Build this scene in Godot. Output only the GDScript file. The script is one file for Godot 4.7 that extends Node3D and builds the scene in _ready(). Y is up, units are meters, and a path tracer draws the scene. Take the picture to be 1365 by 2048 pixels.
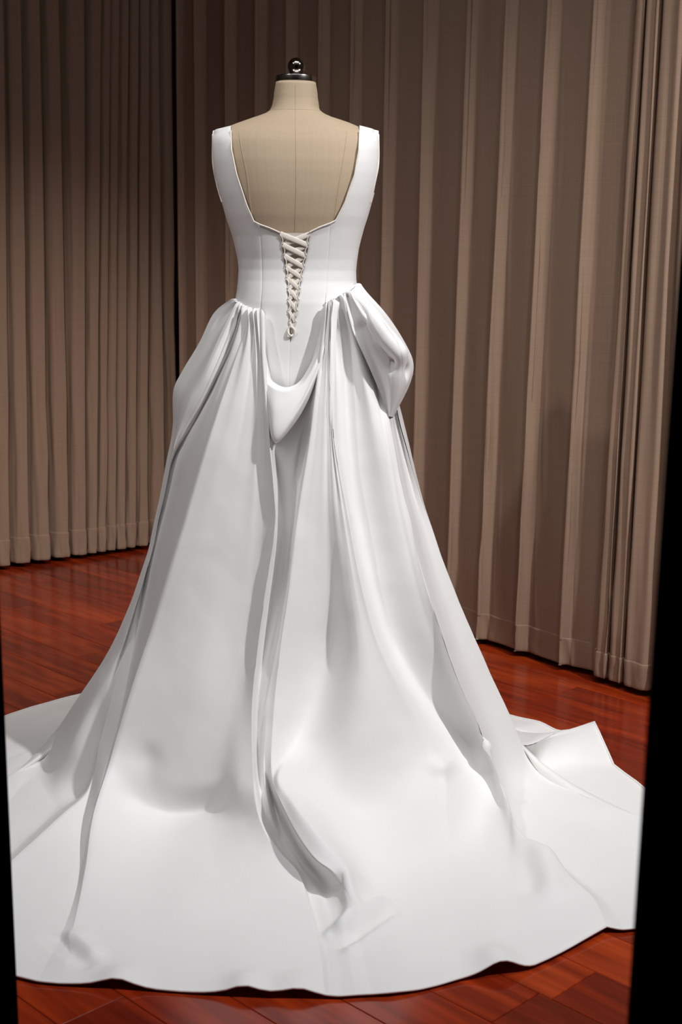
extends Node3D
# A bridal gown on a dress form in a curtained fitting corner, seen from behind through a dark doorway.

const POWER := 2.3

var torso: Array = []
var strokes: Array = []
var noise := FastNoiseLite.new()
var rng := RandomNumberGenerator.new()
var M := {}


func tag(o: Node, label: String, category: String, group := "") -> void:
	o.set_meta("label", label)
	o.set_meta("category", category)
	if group:
		o.set_meta("group", group)


func thing(called: String, at := Vector3.ZERO) -> Node3D:
	var o := Node3D.new()
	o.name = called
	o.position = at
	add_child(o, true)
	return o


func put(called: String, mesh: Mesh, mat: Material, parent: Node) -> MeshInstance3D:
	var o := MeshInstance3D.new()
	o.name = called
	o.mesh = mesh
	o.material_override = mat
	parent.add_child(o, true)
	return o


# ---------------------------------------------------------------- shapes
func triples(a: Array) -> PackedVector3Array:
	var p := PackedVector3Array()
	for i in range(0, a.size(), 3):
		p.append(Vector3(a[i], a[i + 1], a[i + 2]))
	return p


func pairs(a: Array) -> PackedVector2Array:
	var p := PackedVector2Array()
	for i in range(0, a.size(), 2):
		p.append(Vector2(a[i], a[i + 1]))
	return p


func rib(a: Array, crease: bool) -> Array:
	return [triples(a), crease]


func resample(p: PackedVector3Array, n: int, smooth := true) -> PackedVector3Array:
	var cum := PackedFloat32Array([0.0])
	for i in range(1, p.size()):
		cum.append(cum[i - 1] + maxf(p[i].distance_to(p[i - 1]), 1e-5))
	var out := PackedVector3Array()
	var k := 0
	for j in n + 1:
		var s: float = cum[p.size() - 1] * j / n
		while k < p.size() - 2 and cum[k + 1] < s:
			k += 1
		var h: float = cum[k + 1] - cum[k]
		var t: float = clampf((s - cum[k]) / h, 0.0, 1.0)
		var a := p[k]
		var b := p[k + 1]
		if not smooth:
			out.append(a.lerp(b, t))
			continue
		var ma: Vector3 = (b - a) if k == 0 else (b - p[k - 1]) * (h / (cum[k + 1] - cum[k - 1]))
		var mb: Vector3 = (b - a) if k + 2 >= p.size() else (p[k + 2] - a) * (h / (cum[k + 2] - cum[k]))
		var t2 := t * t
		var t3 := t2 * t
		out.append((2.0 * t3 - 3.0 * t2 + 1.0) * a + (t3 - 2.0 * t2 + t) * ma + (3.0 * t2 - 2.0 * t3) * b + (t3 - t2) * mb)
	return out


# Columns of points through the ribs: grid[column][row].
func loft(ribs: Array, rows: int, seg: int) -> Array:
	var rs: Array = []
	for r in ribs:
		rs.append(resample(r[0], rows))
	var grid: Array = []
	for i in ribs.size() - 1:
		var a: PackedVector3Array = rs[i]
		var b: PackedVector3Array = rs[i + 1]
		var ca: bool = i == 0 or ribs[i][1]
		var cb: bool = i + 2 >= ribs.size() or ribs[i + 1][1]
		var prev: PackedVector3Array = rs[maxi(i - 1, 0)]
		var next: PackedVector3Array = rs[mini(i + 2, ribs.size() - 1)]
		var last: int = seg + 1 if i == ribs.size() - 2 else seg
		for k in last:
			var t: float = float(k) / seg
			var t2 := t * t
			var t3 := t2 * t
			var col := PackedVector3Array()
			col.resize(rows + 1)
			for j in rows + 1:
				var d := b[j] - a[j]
				var len := d.length()
				var ma := d
				var mb := d
				if not ca:
					var la := (a[j] - prev[j]).length()
					ma = (b[j] - prev[j]) * (len / maxf(la + len, 1e-5))
				if not cb:
					var lb := (next[j] - b[j]).length()
					mb = (next[j] - a[j]) * (len / maxf(lb + len, 1e-5))
				col[j] = (2.0 * t3 - 3.0 * t2 + 1.0) * a[j] + (t3 - 2.0 * t2 + t) * ma + (3.0 * t2 - 2.0 * t3) * b[j] + (t3 - t2) * mb
			grid.append(col)
	return grid


func normals(grid: Array, wrap := false) -> Array:
	var out: Array = []
	var nc := grid.size()
	for c in nc:
		var l: PackedVector3Array = grid[posmod(c - 1, nc - 1) if wrap else maxi(c - 1, 0)]
		var r: PackedVector3Array = grid[posmod(c + 1, nc - 1) if wrap else mini(c + 1, nc - 1)]
		var m: PackedVector3Array = grid[c]
		var n := PackedVector3Array()
		n.resize(m.size())
		for j in m.size():
			var dr := m[mini(j + 1, m.size() - 1)] - m[maxi(j - 1, 0)]
			var v := dr.cross(r[j] - l[j])
			n[j] = v.normalized() if v.length() > 1e-12 else (n[j - 1] if j > 0 else Vector3.UP)
		if m.size() > 1 and n[0] == Vector3.UP:
			n[0] = n[1]
		out.append(n)
	return out


func grid_mesh(grid: Array, norm: Array = [], wrap := false, uv_turn := false) -> ArrayMesh:
	if norm.is_empty():
		norm = normals(grid, wrap)
	var nc := grid.size()
	var nr: int = grid[0].size()
	var v := PackedVector3Array()
	var n := PackedVector3Array()
	var uv := PackedVector2Array()
	var across := 0.0
	var mid := nr / 2
	for c in nc:
		var col: PackedVector3Array = grid[c]
		if c > 0:
			across += col[mid].distance_to(grid[c - 1][mid])
		var down := 0.0
		for j in nr:
			if j > 0:
				down += col[j].distance_to(col[j - 1])
			uv.append(Vector2(down, across) if uv_turn else Vector2(across, down))
		v.append_array(col)
		n.append_array(norm[c])
	var idx := PackedInt32Array()
	for c in nc - 1:
		for j in nr - 1:
			var a := c * nr + j
			idx.append_array([a, a + nr, a + nr + 1, a, a + nr + 1, a + 1])
	return arrays(v, n, uv, idx)


func arrays(v: PackedVector3Array, n: PackedVector3Array, uv: PackedVector2Array, idx: PackedInt32Array) -> ArrayMesh:
	var a := []
	a.resize(Mesh.ARRAY_MAX)
	a[Mesh.ARRAY_VERTEX] = v
	a[Mesh.ARRAY_NORMAL] = n
	a[Mesh.ARRAY_TEX_UV] = uv
	a[Mesh.ARRAY_INDEX] = idx
	var m := ArrayMesh.new()
	m.add_surface_from_arrays(Mesh.PRIMITIVE_TRIANGLES, a)
	return m


func lathe(profile: Array, sides := 48) -> ArrayMesh:
	# profile: [radius, height, radius, height ...] from the top down
	var grid: Array = []
	for s in sides + 1:
		var ang := -TAU * s / sides
		var col := PackedVector3Array()
		for i in range(0, profile.size(), 2):
			col.append(Vector3(cos(ang) * profile[i], profile[i + 1], -sin(ang) * profile[i]))
		grid.append(col)
	return grid_mesh(grid, [], true)


func tube(p: PackedVector3Array, radius: float, sides := 8, flat := 1.0, facing := Vector3(0, 0, 1)) -> ArrayMesh:
	var grid: Array = []
	for s in sides + 1:
		var ang := -TAU * s / sides
		var col := PackedVector3Array()
		for i in p.size():
			var d := (p[mini(i + 1, p.size() - 1)] - p[maxi(i - 1, 0)]).normalized()
			var side := d.cross(facing).normalized()
			var up := side.cross(d)
			col.append(p[i] + (side * cos(ang) + up * sin(ang) * flat) * radius)
		grid.append(col)
	return grid_mesh(grid, [], true)


func boxes(list: Array, bevel := 0.004) -> ArrayMesh:
	# chamfered boxes [centre, size] joined into one mesh
	var st := SurfaceTool.new()
	st.begin(Mesh.PRIMITIVE_TRIANGLES)
	st.set_smooth_group(-1)
	for b in list:
		var c: Vector3 = b[0]
		var h: Vector3 = b[1] / 2.0
		var e := minf(bevel, minf(h.x, minf(h.y, h.z)) * 0.9)
		var pts := PackedVector3Array()
		for sx in [-1, 1]:
			for sy in [-1, 1]:
				for sz in [-1, 1]:
					pts.append(Vector3(sx * (h.x - e), sy * h.y, sz * (h.z - e)))
					pts.append(Vector3(sx * h.x, sy * (h.y - e), sz * (h.z - e)))
					pts.append(Vector3(sx * (h.x - e), sy * (h.y - e), sz * h.z))
		hull(st, pts, c)
	st.generate_normals()
	return st.commit()


func hull(st: SurfaceTool, pts: PackedVector3Array, c: Vector3) -> void:
	# the 26 faces of a chamfered box; corner i has points 3i (y face), 3i+1 (x face), 3i+2 (z face)
	var faces := []
	var at := func(sx: int, sy: int, sz: int, k: int) -> Vector3: return pts[(sx * 4 + sy * 2 + sz) * 3 + k]
	for s in 2:
		faces.append([at.call(0, s, 0, 0), at.call(1, s, 0, 0), at.call(1, s, 1, 0), at.call(0, s, 1, 0)])
		faces.append([at.call(s, 0, 0, 1), at.call(s, 1, 0, 1), at.call(s, 1, 1, 1), at.call(s, 0, 1, 1)])
		faces.append([at.call(0, 0, s, 2), at.call(1, 0, s, 2), at.call(1, 1, s, 2), at.call(0, 1, s, 2)])
		for t in 2:
			faces.append([at.call(0, s, t, 0), at.call(1, s, t, 0), at.call(1, s, t, 2), at.call(0, s, t, 2)])
			faces.append([at.call(s, 0, t, 1), at.call(s, 1, t, 1), at.call(s, 1, t, 2), at.call(s, 0, t, 2)])
			faces.append([at.call(s, t, 0, 1), at.call(s, t, 1, 1), at.call(s, t, 1, 0), at.call(s, t, 0, 0)])
			for u in 2:
				faces.append([at.call(s, t, u, 0), at.call(s, t, u, 1), at.call(s, t, u, 2)])
	for f in faces:
		var mid := Vector3.ZERO
		for p in f:
			mid += p
		var n: Vector3 = (f[1] - f[0]).cross(f[2] - f[0])
		var order: Array = f.duplicate()
		if n.dot(mid) > 0.0:
			order.reverse()
		for k in range(1, order.size() - 1):
			for p in [order[0], order[k], order[k + 1]]:
				st.set_uv(Vector2(p.x, p.z))
				st.add_vertex(p + c)


# ---------------------------------------------------------------- the dress form's body
func ring(y: float) -> Array:
	var n := torso.size() / 5
	var i := 0
	while i < n - 2 and torso[(i + 1) * 5] < y:
		i += 1
	var t := clampf((y - torso[i * 5]) / (torso[(i + 1) * 5] - torso[i * 5]), 0.0, 1.0)
	var r := []
	for k in range(1, 5):
		r.append(lerpf(torso[i * 5 + k], torso[(i + 1) * 5 + k], t))
	return r


func back_z(x: float, y: float, off: float) -> float:
	var r := ring(y)
	var t := minf(absf(x - r[0]) / (r[1] + off), 0.999)
	return r[2] + (r[3] + off) * pow(1.0 - pow(t, POWER), 1.0 / POWER)


func body_point(ang: float, y: float, off: float) -> Vector3:
	var r := ring(y)
	var c := cos(ang)
	var s := sin(ang)
	var x: float = r[0] + (r[1] + off) * signf(c) * pow(absf(c), 2.0 / POWER)
	var z: float = r[2] + (r[3] + off) * signf(s) * pow(absf(s), 2.0 / POWER)
	if s < 0.0:
		for side in [-1.0, 1.0]:
			var d := Vector2(x - r[0] - side * 0.075, y - 1.235)
			z -= 0.055 * exp(-d.length_squared() / 0.0032) * minf(1.0, -s * 3.0)
	return Vector3(x, y, z)


# A cloth panel on the body's back between a left and a right outline (x, y pairs).
func panel(left: Array, right: Array, off: float, n := 60, m := 20, edge := true) -> Array:
	var pl := PackedVector3Array()
	var pr := PackedVector3Array()
	for p in pairs(left):
		pl.append(Vector3(p.x, p.y, 0))
	for p in pairs(right):
		pr.append(Vector3(p.x, p.y, 0))
	var a := by_index(pl, n)
	var b := by_index(pr, n)
	var grid: Array = []
	for c in m + 1:
		var u := float(c) / m
		# finer steps near both edges
		u = u - 0.13 * sin(TAU * u)
		var o := off
		if edge:
			o -= 0.0009 * (exp(-u * 30.0) + exp(-(1.0 - u) * 30.0))
		var col := PackedVector3Array()
		for j in n + 1:
			var p := a[j].lerp(b[j], u)
			p.z = back_z(p.x, p.y, o)
			col.append(p)
		grid.append(col)
	return grid


func by_index(p: PackedVector3Array, n: int) -> PackedVector3Array:
	# rows meet the same height on both outlines
	var out := PackedVector3Array()
	for j in n + 1:
		var f := float(j) / n * (p.size() - 1)
		var i := mini(int(f), p.size() - 2)
		out.append(p[i].lerp(p[i + 1], f - i))
	return out


# ---------------------------------------------------------------- curtains
func chaikin(p: PackedVector2Array, times: int) -> PackedVector2Array:
	for k in times:
		var q := PackedVector2Array([p[0]])
		for i in p.size() - 1:
			q.append(p[i].lerp(p[i + 1], 0.25))
			q.append(p[i].lerp(p[i + 1], 0.75))
		q.append(p[p.size() - 1])
		p = q
	return p


func curtain(called: String, label: String, group: String, top: Array, bottom: Array, hem_top: float) -> void:
	var o := thing(called)
	tag(o, label, "curtain", group)
	var t := chaikin(pairs(top), 2)
	var b := chaikin(pairs(bottom), 2)
	var heights := [3.22, 2.6, 2.0, 1.7, 1.4, 1.1, 0.85, 0.6, 0.4, 0.25, hem_top, hem_top - 0.004]
	var low := [hem_top + 0.001, hem_top - 0.001, hem_top - 0.004, 0.07, 0.04, 0.026, 0.019, 0.018]
	for part in 2:
		var grid: Array = []
		for i in t.size():
			var side := (b[mini(i + 1, b.size() - 1)] - b[maxi(i - 1, 0)]).normalized()
			var out := Vector2(-side.y, side.x)
			var col := PackedVector3Array()
			for y in (heights if part == 0 else low):
				# the cloth hangs from y = 2.2 m on; the drawn outlines are those at 1.95 m and at the hem
				var f: float = clampf((1.95 - y) / 1.93, -0.4, 1.0)
				var p := t[i].lerp(b[i], f)
				var wav := noise.get_noise_3d(p.x * 40.0, y * 9.0, p.y * 40.0) * 0.006 * clampf(1.2 - y * 0.3, 0.2, 1.0)
				p += out * wav
				if part == 1:
					var k: int = low.find(y)
					p += out * ([0.0004, 0.0018, 0.0022, 0.002, 0.002, 0.0022, 0.0012, -0.001][k])
				col.append(Vector3(p.x, y, p.y))
			grid.append(col)
		put("drape" if part == 0 else "hem", grid_mesh(grid), M.curtain, o)


# ---------------------------------------------------------------- lamps, all unseen above the view
func spot(at: Vector3, aim: Vector3, energy: float, color: Color, angle: float, label: String, size := 0.05) -> void:
	var o := thing("unseen_ceiling_spotlight", at)
	tag(o, label, "spotlight", "unseen ceiling spotlights")
	put("mount", lathe([0.0, 0.10, 0.05, 0.10, 0.05, 0.075, 0.0, 0.075], 24), M.black_metal, o)
	put("stem", lathe([0.0, 0.09, 0.008, 0.09, 0.008, 0.0, 0.0, 0.0], 12), M.black_metal, o)
	var head := Node3D.new()
	head.name = "head"
	o.add_child(head, true)
	head.basis = Basis.looking_at((aim - at).normalized(), Vector3(0, 0, 1)) * Basis(Vector3.RIGHT, PI / 2)
	put("housing", lathe([0.0, 0.06, 0.038, 0.06, 0.052, 0.03, 0.055, -0.06, 0.05, -0.06, 0.047, -0.045, 0.0, -0.045], 32), M.black_metal, head)
	put("glass", lathe([0.0, -0.046, 0.046, -0.046, 0.046, -0.049, 0.0, -0.049], 32), M.lamp_glass, head)
	var l := SpotLight3D.new()
	l.name = "lamp"
	l.light_energy = energy
	l.light_color = color
	l.spot_angle = angle
	l.spot_angle_attenuation = 1.0
	l.spot_range = 9.0
	l.spot_attenuation = 2.0
	l.light_size = size
	l.shadow_enabled = true
	add_child(l, true)
	l.look_at_from_position(at + (aim - at).normalized() * 0.07, aim, Vector3(0, 0, 1))


func panel_light(at: Vector3, size: Vector2, energy: float, color: Color) -> void:  # unseen soft area light with a panel fitting built around it
	var o := thing("unseen_ceiling_panel", at)
	tag(o, "unseen flat rectangular ceiling light panel with a pale diffuser, placed for soft light on gown and curtains", "light panel")
	put("frame", boxes([[Vector3(0, 0.0, 0), Vector3(size.x + 0.06, 0.03, size.y + 0.06)]], 0.004), M.black_metal, o)
	put("diffuser", boxes([[Vector3(0, -0.018, 0), Vector3(size.x, 0.01, size.y)]], 0.002), M.lamp_panel, o)
	var l := AreaLight3D.new()
	l.name = "panel_lamp"
	l.area_size = size
	l.light_energy = energy
	l.light_color = color
	l.area_range = 9.0
	l.area_attenuation = 2.0
	l.shadow_enabled = true
	add_child(l, true)
	l.position = at + Vector3(0, -0.03, 0)
	l.rotation.x = -PI / 2


func std(color: Color, rough: float, metal := 0.0) -> StandardMaterial3D:
	var m := StandardMaterial3D.new()
	m.albedo_color = color
	m.roughness = rough
	m.metallic = metal
	return m


func noise_texture(freq: float, octaves: int, size: int, seed_at: int, ramp: Gradient = null, stretch := Vector2.ONE) -> ImageTexture:
	# tiles: noise is read on a torus
	var f := FastNoiseLite.new()
	f.seed = seed_at
	f.noise_type = FastNoiseLite.TYPE_SIMPLEX
	f.frequency = freq
	f.fractal_octaves = octaves
	var im := Image.create(size, size, false, Image.FORMAT_RGB8)
	for y in size:
		for x in size:
			var fx := float(x) / size
			var fy := float(y) / size
			var w := smoothstep(0.8, 1.0, fx)
			var p := Vector2(x * stretch.x, y * stretch.y)
			var a := f.get_noise_2d(p.x, p.y)
			if w > 0.0:
				a = lerpf(a, f.get_noise_2d(p.x - size * stretch.x, p.y), w)
			var v := smoothstep(0.8, 1.0, fy)
			if v > 0.0:
				var c := f.get_noise_2d(p.x, p.y - size * stretch.y)
				if w > 0.0:
					c = lerpf(c, f.get_noise_2d(p.x - size * stretch.x, p.y - size * stretch.y), w)
				a = lerpf(a, c, v)
			var g := clampf(0.5 + 0.5 * a, 0.0, 1.0)
			im.set_pixel(x, y, ramp.sample(g) if ramp else Color(g, g, g))
	return ImageTexture.create_from_image(im)


func weave_texture(size: int, threads: int, depth: float, seed_at: int) -> ImageTexture:
	var im := Image.create(size, size, false, Image.FORMAT_RGB8)
	var r := RandomNumberGenerator.new()
	r.seed = seed_at
	var wx := PackedFloat32Array()
	var wy := PackedFloat32Array()
	for i in threads:
		wx.append(r.randf())
		wy.append(r.randf())
	for y in size:
		for x in size:
			var ix := x * threads / size
			var iy := y * threads / size
			var over := (ix + iy) % 2 == 0
			var tx := absf(sin(PI * x * threads / size))
			var ty := absf(sin(PI * y * threads / size))
			var g := (tx * (0.6 + 0.4 * wx[ix])) if over else (ty * (0.6 + 0.4 * wy[iy]))
			g = 1.0 - depth + depth * g
			im.set_pixel(x, y, Color(g, g, g))
	return ImageTexture.create_from_image(im)


func materials() -> void:
	M.satin = std(Color(0.945, 0.94, 0.932), 0.5)
	M.satin.metallic_specular = 0.42
	M.satin.rim_enabled = true
	M.satin.rim = 0.25
	M.satin.heightmap_enabled = true
	M.satin.heightmap_texture = weave_texture(256, 64, 0.6, 5)
	M.satin.heightmap_scale = 0.012
	M.satin.uv1_scale = Vector3(14, 14, 14)
	M.ribbon = std(Color(0.93, 0.90, 0.86), 0.4)
	M.lining = std(Color(0.90, 0.87, 0.82), 0.6)
	M.curtain = std(Color(0.69, 0.58, 0.495), 0.85)
	M.curtain.albedo_texture = weave_texture(256, 64, 0.22, 11)
	M.curtain.uv1_scale = Vector3(7, 7, 7)
	M.curtain.metallic_specular = 0.3
	M.linen = std(Color(0.77, 0.685, 0.575), 0.75)
	M.linen.albedo_texture = weave_texture(256, 64, 0.12, 23)
	M.linen.uv1_scale = Vector3(9, 9, 9)
	M.linen_seam = std(Color(0.76, 0.675, 0.565), 0.8)
	M.chrome = std(Color(0.72, 0.70, 0.68), 0.1, 1.0)
	M.brushed = std(Color(0.72, 0.69, 0.66), 0.22, 1.0)
	M.black_metal = std(Color(0.05, 0.05, 0.05), 0.5)
	M.lamp_glass = std(Color(1, 0.96, 0.9), 0.4)
	M.lamp_glass.emission_enabled = true
	M.lamp_glass.emission = Color(1, 0.95, 0.88)
	M.lamp_glass.emission_energy_multiplier = 4.0
	M.lamp_panel = std(Color(1, 1, 1), 0.5)
	M.lamp_panel.emission_enabled = true
	M.lamp_panel.emission = Color(0.97, 0.97, 1.0)
	M.lamp_panel.emission_energy_multiplier = 0.6
	M.plaster = std(Color(0.42, 0.37, 0.33), 0.9)
	M.ceiling = std(Color(0.5, 0.46, 0.42), 0.9)
	M.door = std(Color(0.05, 0.02, 0.025), 1.0)
	M.door.metallic_specular = 0.0
	M.subfloor = std(Color(0.12, 0.03, 0.015), 0.7)
	M.steel = std(Color(0.5, 0.5, 0.5), 0.3, 1.0)
	M.wood = []
	for k in 4:
		var g := Gradient.new()
		g.set_color(0, [Color(0.41, 0.10, 0.04), Color(0.36, 0.09, 0.036), Color(0.47, 0.13, 0.045), Color(0.41, 0.10, 0.035)][k])
		g.set_color(1, [Color(0.70, 0.25, 0.09), Color(0.61, 0.19, 0.075), Color(0.72, 0.27, 0.10), Color(0.65, 0.215, 0.08)][k])
		var m := std(Color(1, 1, 1), 0.17)
		m.albedo_texture = noise_texture(0.012, 4, 512, 40 + k, g, Vector2(0.35, 3.6))
		m.metallic_specular = 0.5
		M.wood.append(m)


func _ready() -> void:
	noise.seed = 3
	noise.frequency = 1.0
	noise.fractal_octaves = 2
	rng.seed = 12

	# camera: a 50 mm portrait view from 1.13 m, tilted down 11 degrees and rolled a little
	var cam := Camera3D.new()
	cam.name = "camera"
	add_child(cam)
	cam.position = Vector3(0, 1.13, 0)
	cam.basis = Basis(Vector3.RIGHT, deg_to_rad(-11.0)) * Basis(Vector3.BACK, deg_to_rad(0.73))
	var lens := CameraAttributesPhysical.new()
	lens.frustum_focal_length = 12.0 / (1024.0 / 2700.0)
	lens.frustum_focus_distance = 2.75
	lens.frustum_near = 0.02
	lens.frustum_far = 60.0
	lens.exposure_aperture = 6.0
	cam.attributes = lens
	cam.current = true

	var around := WorldEnvironment.new()
	around.name = "surroundings"
	var env := Environment.new()
	env.background_mode = Environment.BG_COLOR
	env.background_color = Color(0.004, 0.004, 0.004)
	env.tonemap_mode = Environment.TONE_MAPPER_LINEAR
	env.tonemap_exposure = 1.36
	env.sdfgi_enabled = true
	env.ssao_enabled = true
	env.ssil_enabled = true
	around.environment = env
	add_child(around)

	materials()
	spot(Vector3(1.8, 3.15, -1.35), Vector3(0.12, 0.25, -3.05), 6.1, Color(0.99, 0.99, 0.995), 30.0, "unseen black ceiling spotlight at the right, aimed at the gown's back")  # out of view, placed to light the gown from the right
	spot(Vector3(-1.5, 3.15, -1.5), Vector3(-0.4, 0.5, -3.1), 1.4, Color(1.0, 0.99, 0.98), 36.0, "unseen black ceiling spotlight at the left, aimed at the gown's back")  # out of view, weaker light on the gown from the left
	spot(Vector3(-0.55, 3.15, -2.0), Vector3(-1.0, 0.15, -4.3), 3.0, Color(1.0, 0.96, 0.92), 23.0, "unseen black ceiling spotlight placed to light the left curtain and the floor before it")  # unseen lamp, placed to brighten the lower left curtain and far floor
	spot(Vector3(0.75, 3.15, -1.9), Vector3(0.75, 0.35, -3.5), 1.0, Color(1.0, 0.96, 0.92), 27.0, "unseen black ceiling spotlight placed to light the right curtain and the floor before it")  # unseen lamp, placed to brighten the lower right curtain
	panel_light(Vector3(0.0, 3.26, -1.75), Vector2(1.6, 0.5), 1.5, Color(0.95, 0.97, 1.0))  # unseen panel, placed to soften shadows on gown and curtains

	room()
	floor_planks()
	curtain("curtain", "taupe pleated curtain left of the gown with narrow bunched folds", "floor-length curtains", [-1.633, -4.347, -1.605, -4.323, -1.59, -4.325, -1.568, -4.333, -1.565, -4.338, -1.584, -4.359, -1.608, -4.383, -1.579, -4.39, -1.552, -4.366, -1.536, -4.369, -1.514, -4.376, -1.511, -4.381, -1.53, -4.402, -1.554, -4.426, -1.526, -4.434, -1.497, -4.41, -1.481, -4.412, -1.459, -4.42, -1.456, -4.425, -1.475, -4.446, -1.5, -4.471, -1.473, -4.485, -1.441, -4.457, -1.422, -4.46, -1.397, -4.469, -1.393, -4.475, -1.416, -4.499, -1.443, -4.527, -1.413, -4.542, -1.376, -4.511, -1.355, -4.513, -1.328, -4.525, -1.323, -4.531, -1.348, -4.558, -1.379, -4.59, -1.339, -4.588, -1.309, -4.562, -1.292, -4.564, -1.268, -4.573, -1.264, -4.578, -1.285, -4.601, -1.312, -4.627, -1.279, -4.629, -1.252, -4.606, -1.236, -4.608, -1.214, -4.616, -1.211, -4.621, -1.23, -4.641, -1.254, -4.665, -1.221, -4.653, -1.203, -4.638, -1.195, -4.642, -1.179, -4.644, -1.177, -4.648, -1.189, -4.661, -1.204, -4.676, -1.19, -4.691, -1.167, -4.671, -1.154, -4.674, -1.135, -4.68, -1.132, -4.684, -1.148, -4.701, -1.168, -4.722, -1.145, -4.729, -1.121, -4.709, -1.108, -4.711, -1.087, -4.717, -1.085, -4.722, -1.102, -4.74, -1.123, -4.761, -1.1, -4.774, -1.072, -4.75, -1.056, -4.752, -1.034, -4.76, -1.031, -4.765, -1.05, -4.785, -1.074, -4.81, -1.046, -4.818, -1.018, -4.793, -1.002, -4.796, -0.979, -4.804, -0.976, -4.809, -0.996, -4.83, -1.02, -4.855, -0.996, -4.88, -0.957, -4.848, -0.934, -4.85, -0.905, -4.864, -0.9, -4.87, -0.926, -4.898, -0.959, -4.932, -0.914, -4.919, -0.887, -4.897, -0.873, -4.899, -0.851, -4.906, -0.849, -4.911, -0.867, -4.931, -0.89, -4.954, -0.856, -4.936, -0.842, -4.925, -0.837, -4.928, -0.823, -4.929, -0.823, -4.932, -0.832, -4.942, -0.843, -4.953, -0.83, -4.958, -0.816, -4.946, -0.81, -4.95, -0.796, -4.951, -0.795, -4.954, -0.805, -4.964, -0.817, -4.977, -0.803, -4.981, -0.788, -4.968, -0.782, -4.972, -0.768, -4.973, -0.767, -4.976, -0.777, -4.987, -0.789, -5, -0.776, -5.008, -0.759, -4.993, -0.751, -4.997, -0.736, -4.999, -0.734, -5.003, -0.746, -5.015, -0.761, -5.03, -0.743, -5.035, -0.726, -5.02, -0.718, -5.023, -0.702, -5.026, -0.701, -5.029, -0.713, -5.042, -0.728, -5.057, -0.709, -5.058, -0.694, -5.045, -0.687, -5.048, -0.672, -5.05, -0.671, -5.054, -0.681, -5.065, -0.695, -5.079, -0.682, -5.094, -0.66, -5.075, -0.649, -5.078, -0.631, -5.083, -0.629, -5.087, -0.643, -5.103, -0.662, -5.122], [-1.695, -4.3, -1.666, -4.275, -1.649, -4.278, -1.626, -4.286, -1.623, -4.291, -1.643, -4.313, -1.668, -4.338, -1.639, -4.345, -1.609, -4.32, -1.593, -4.323, -1.57, -4.331, -1.567, -4.336, -1.587, -4.358, -1.612, -4.384, -1.582, -4.392, -1.553, -4.366, -1.536, -4.369, -1.512, -4.377, -1.509, -4.382, -1.529, -4.404, -1.555, -4.431, -1.527, -4.444, -1.494, -4.416, -1.474, -4.418, -1.449, -4.428, -1.445, -4.434, -1.468, -4.458, -1.496, -4.487, -1.465, -4.502, -1.428, -4.471, -1.406, -4.473, -1.378, -4.485, -1.374, -4.491, -1.399, -4.518, -1.431, -4.55, -1.391, -4.55, -1.359, -4.523, -1.341, -4.525, -1.316, -4.534, -1.312, -4.54, -1.334, -4.563, -1.361, -4.591, -1.325, -4.584, -1.301, -4.564, -1.289, -4.567, -1.269, -4.572, -1.267, -4.576, -1.283, -4.594, -1.303, -4.615, -1.279, -4.62, -1.256, -4.6, -1.243, -4.603, -1.224, -4.608, -1.222, -4.612, -1.238, -4.629, -1.258, -4.65, -1.236, -4.662, -1.209, -4.639, -1.195, -4.642, -1.173, -4.649, -1.17, -4.654, -1.189, -4.673, -1.212, -4.697, -1.187, -4.711, -1.156, -4.685, -1.138, -4.687, -1.114, -4.696, -1.11, -4.701, -1.132, -4.724, -1.158, -4.751, -1.127, -4.76, -1.096, -4.733, -1.078, -4.735, -1.053, -4.745, -1.049, -4.75, -1.071, -4.774, -1.098, -4.801, -1.066, -4.809, -1.035, -4.782, -1.017, -4.784, -0.992, -4.793, -0.989, -4.799, -1.01, -4.822, -1.037, -4.85, -1.004, -4.851, -0.976, -4.827, -0.96, -4.829, -0.938, -4.837, -0.935, -4.842, -0.954, -4.863, -0.978, -4.887, -0.944, -4.874, -0.927, -4.86, -0.918, -4.863, -0.903, -4.865, -0.901, -4.869, -0.913, -4.882, -0.928, -4.897, -0.909, -4.897, -0.894, -4.884, -0.887, -4.888, -0.873, -4.889, -0.872, -4.892, -0.882, -4.904, -0.895, -4.917, -0.88, -4.922, -0.864, -4.909, -0.857, -4.912, -0.842, -4.914, -0.841, -4.917, -0.852, -4.929, -0.866, -4.943, -0.85, -4.949, -0.833, -4.935, -0.825, -4.938, -0.809, -4.94, -0.808, -4.944, -0.819, -4.956, -0.834, -4.972, -0.817, -4.978, -0.799, -4.962, -0.79, -4.965, -0.774, -4.968, -0.773, -4.972, -0.785, -4.985, -0.801, -5.001, -0.784, -5.011, -0.763, -4.993, -0.752, -4.996, -0.734, -5, -0.732, -5.004, -0.746, -5.02, -0.764, -5.038, -0.749, -5.063, -0.717, -5.036, -0.699, -5.039, -0.674, -5.048, -0.671, -5.054, -0.692, -5.077, -0.72, -5.105, -0.682, -5.094, -0.66, -5.075, -0.649, -5.078, -0.631, -5.083, -0.629, -5.087, -0.643, -5.103, -0.662, -5.122], 0.11)
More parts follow.
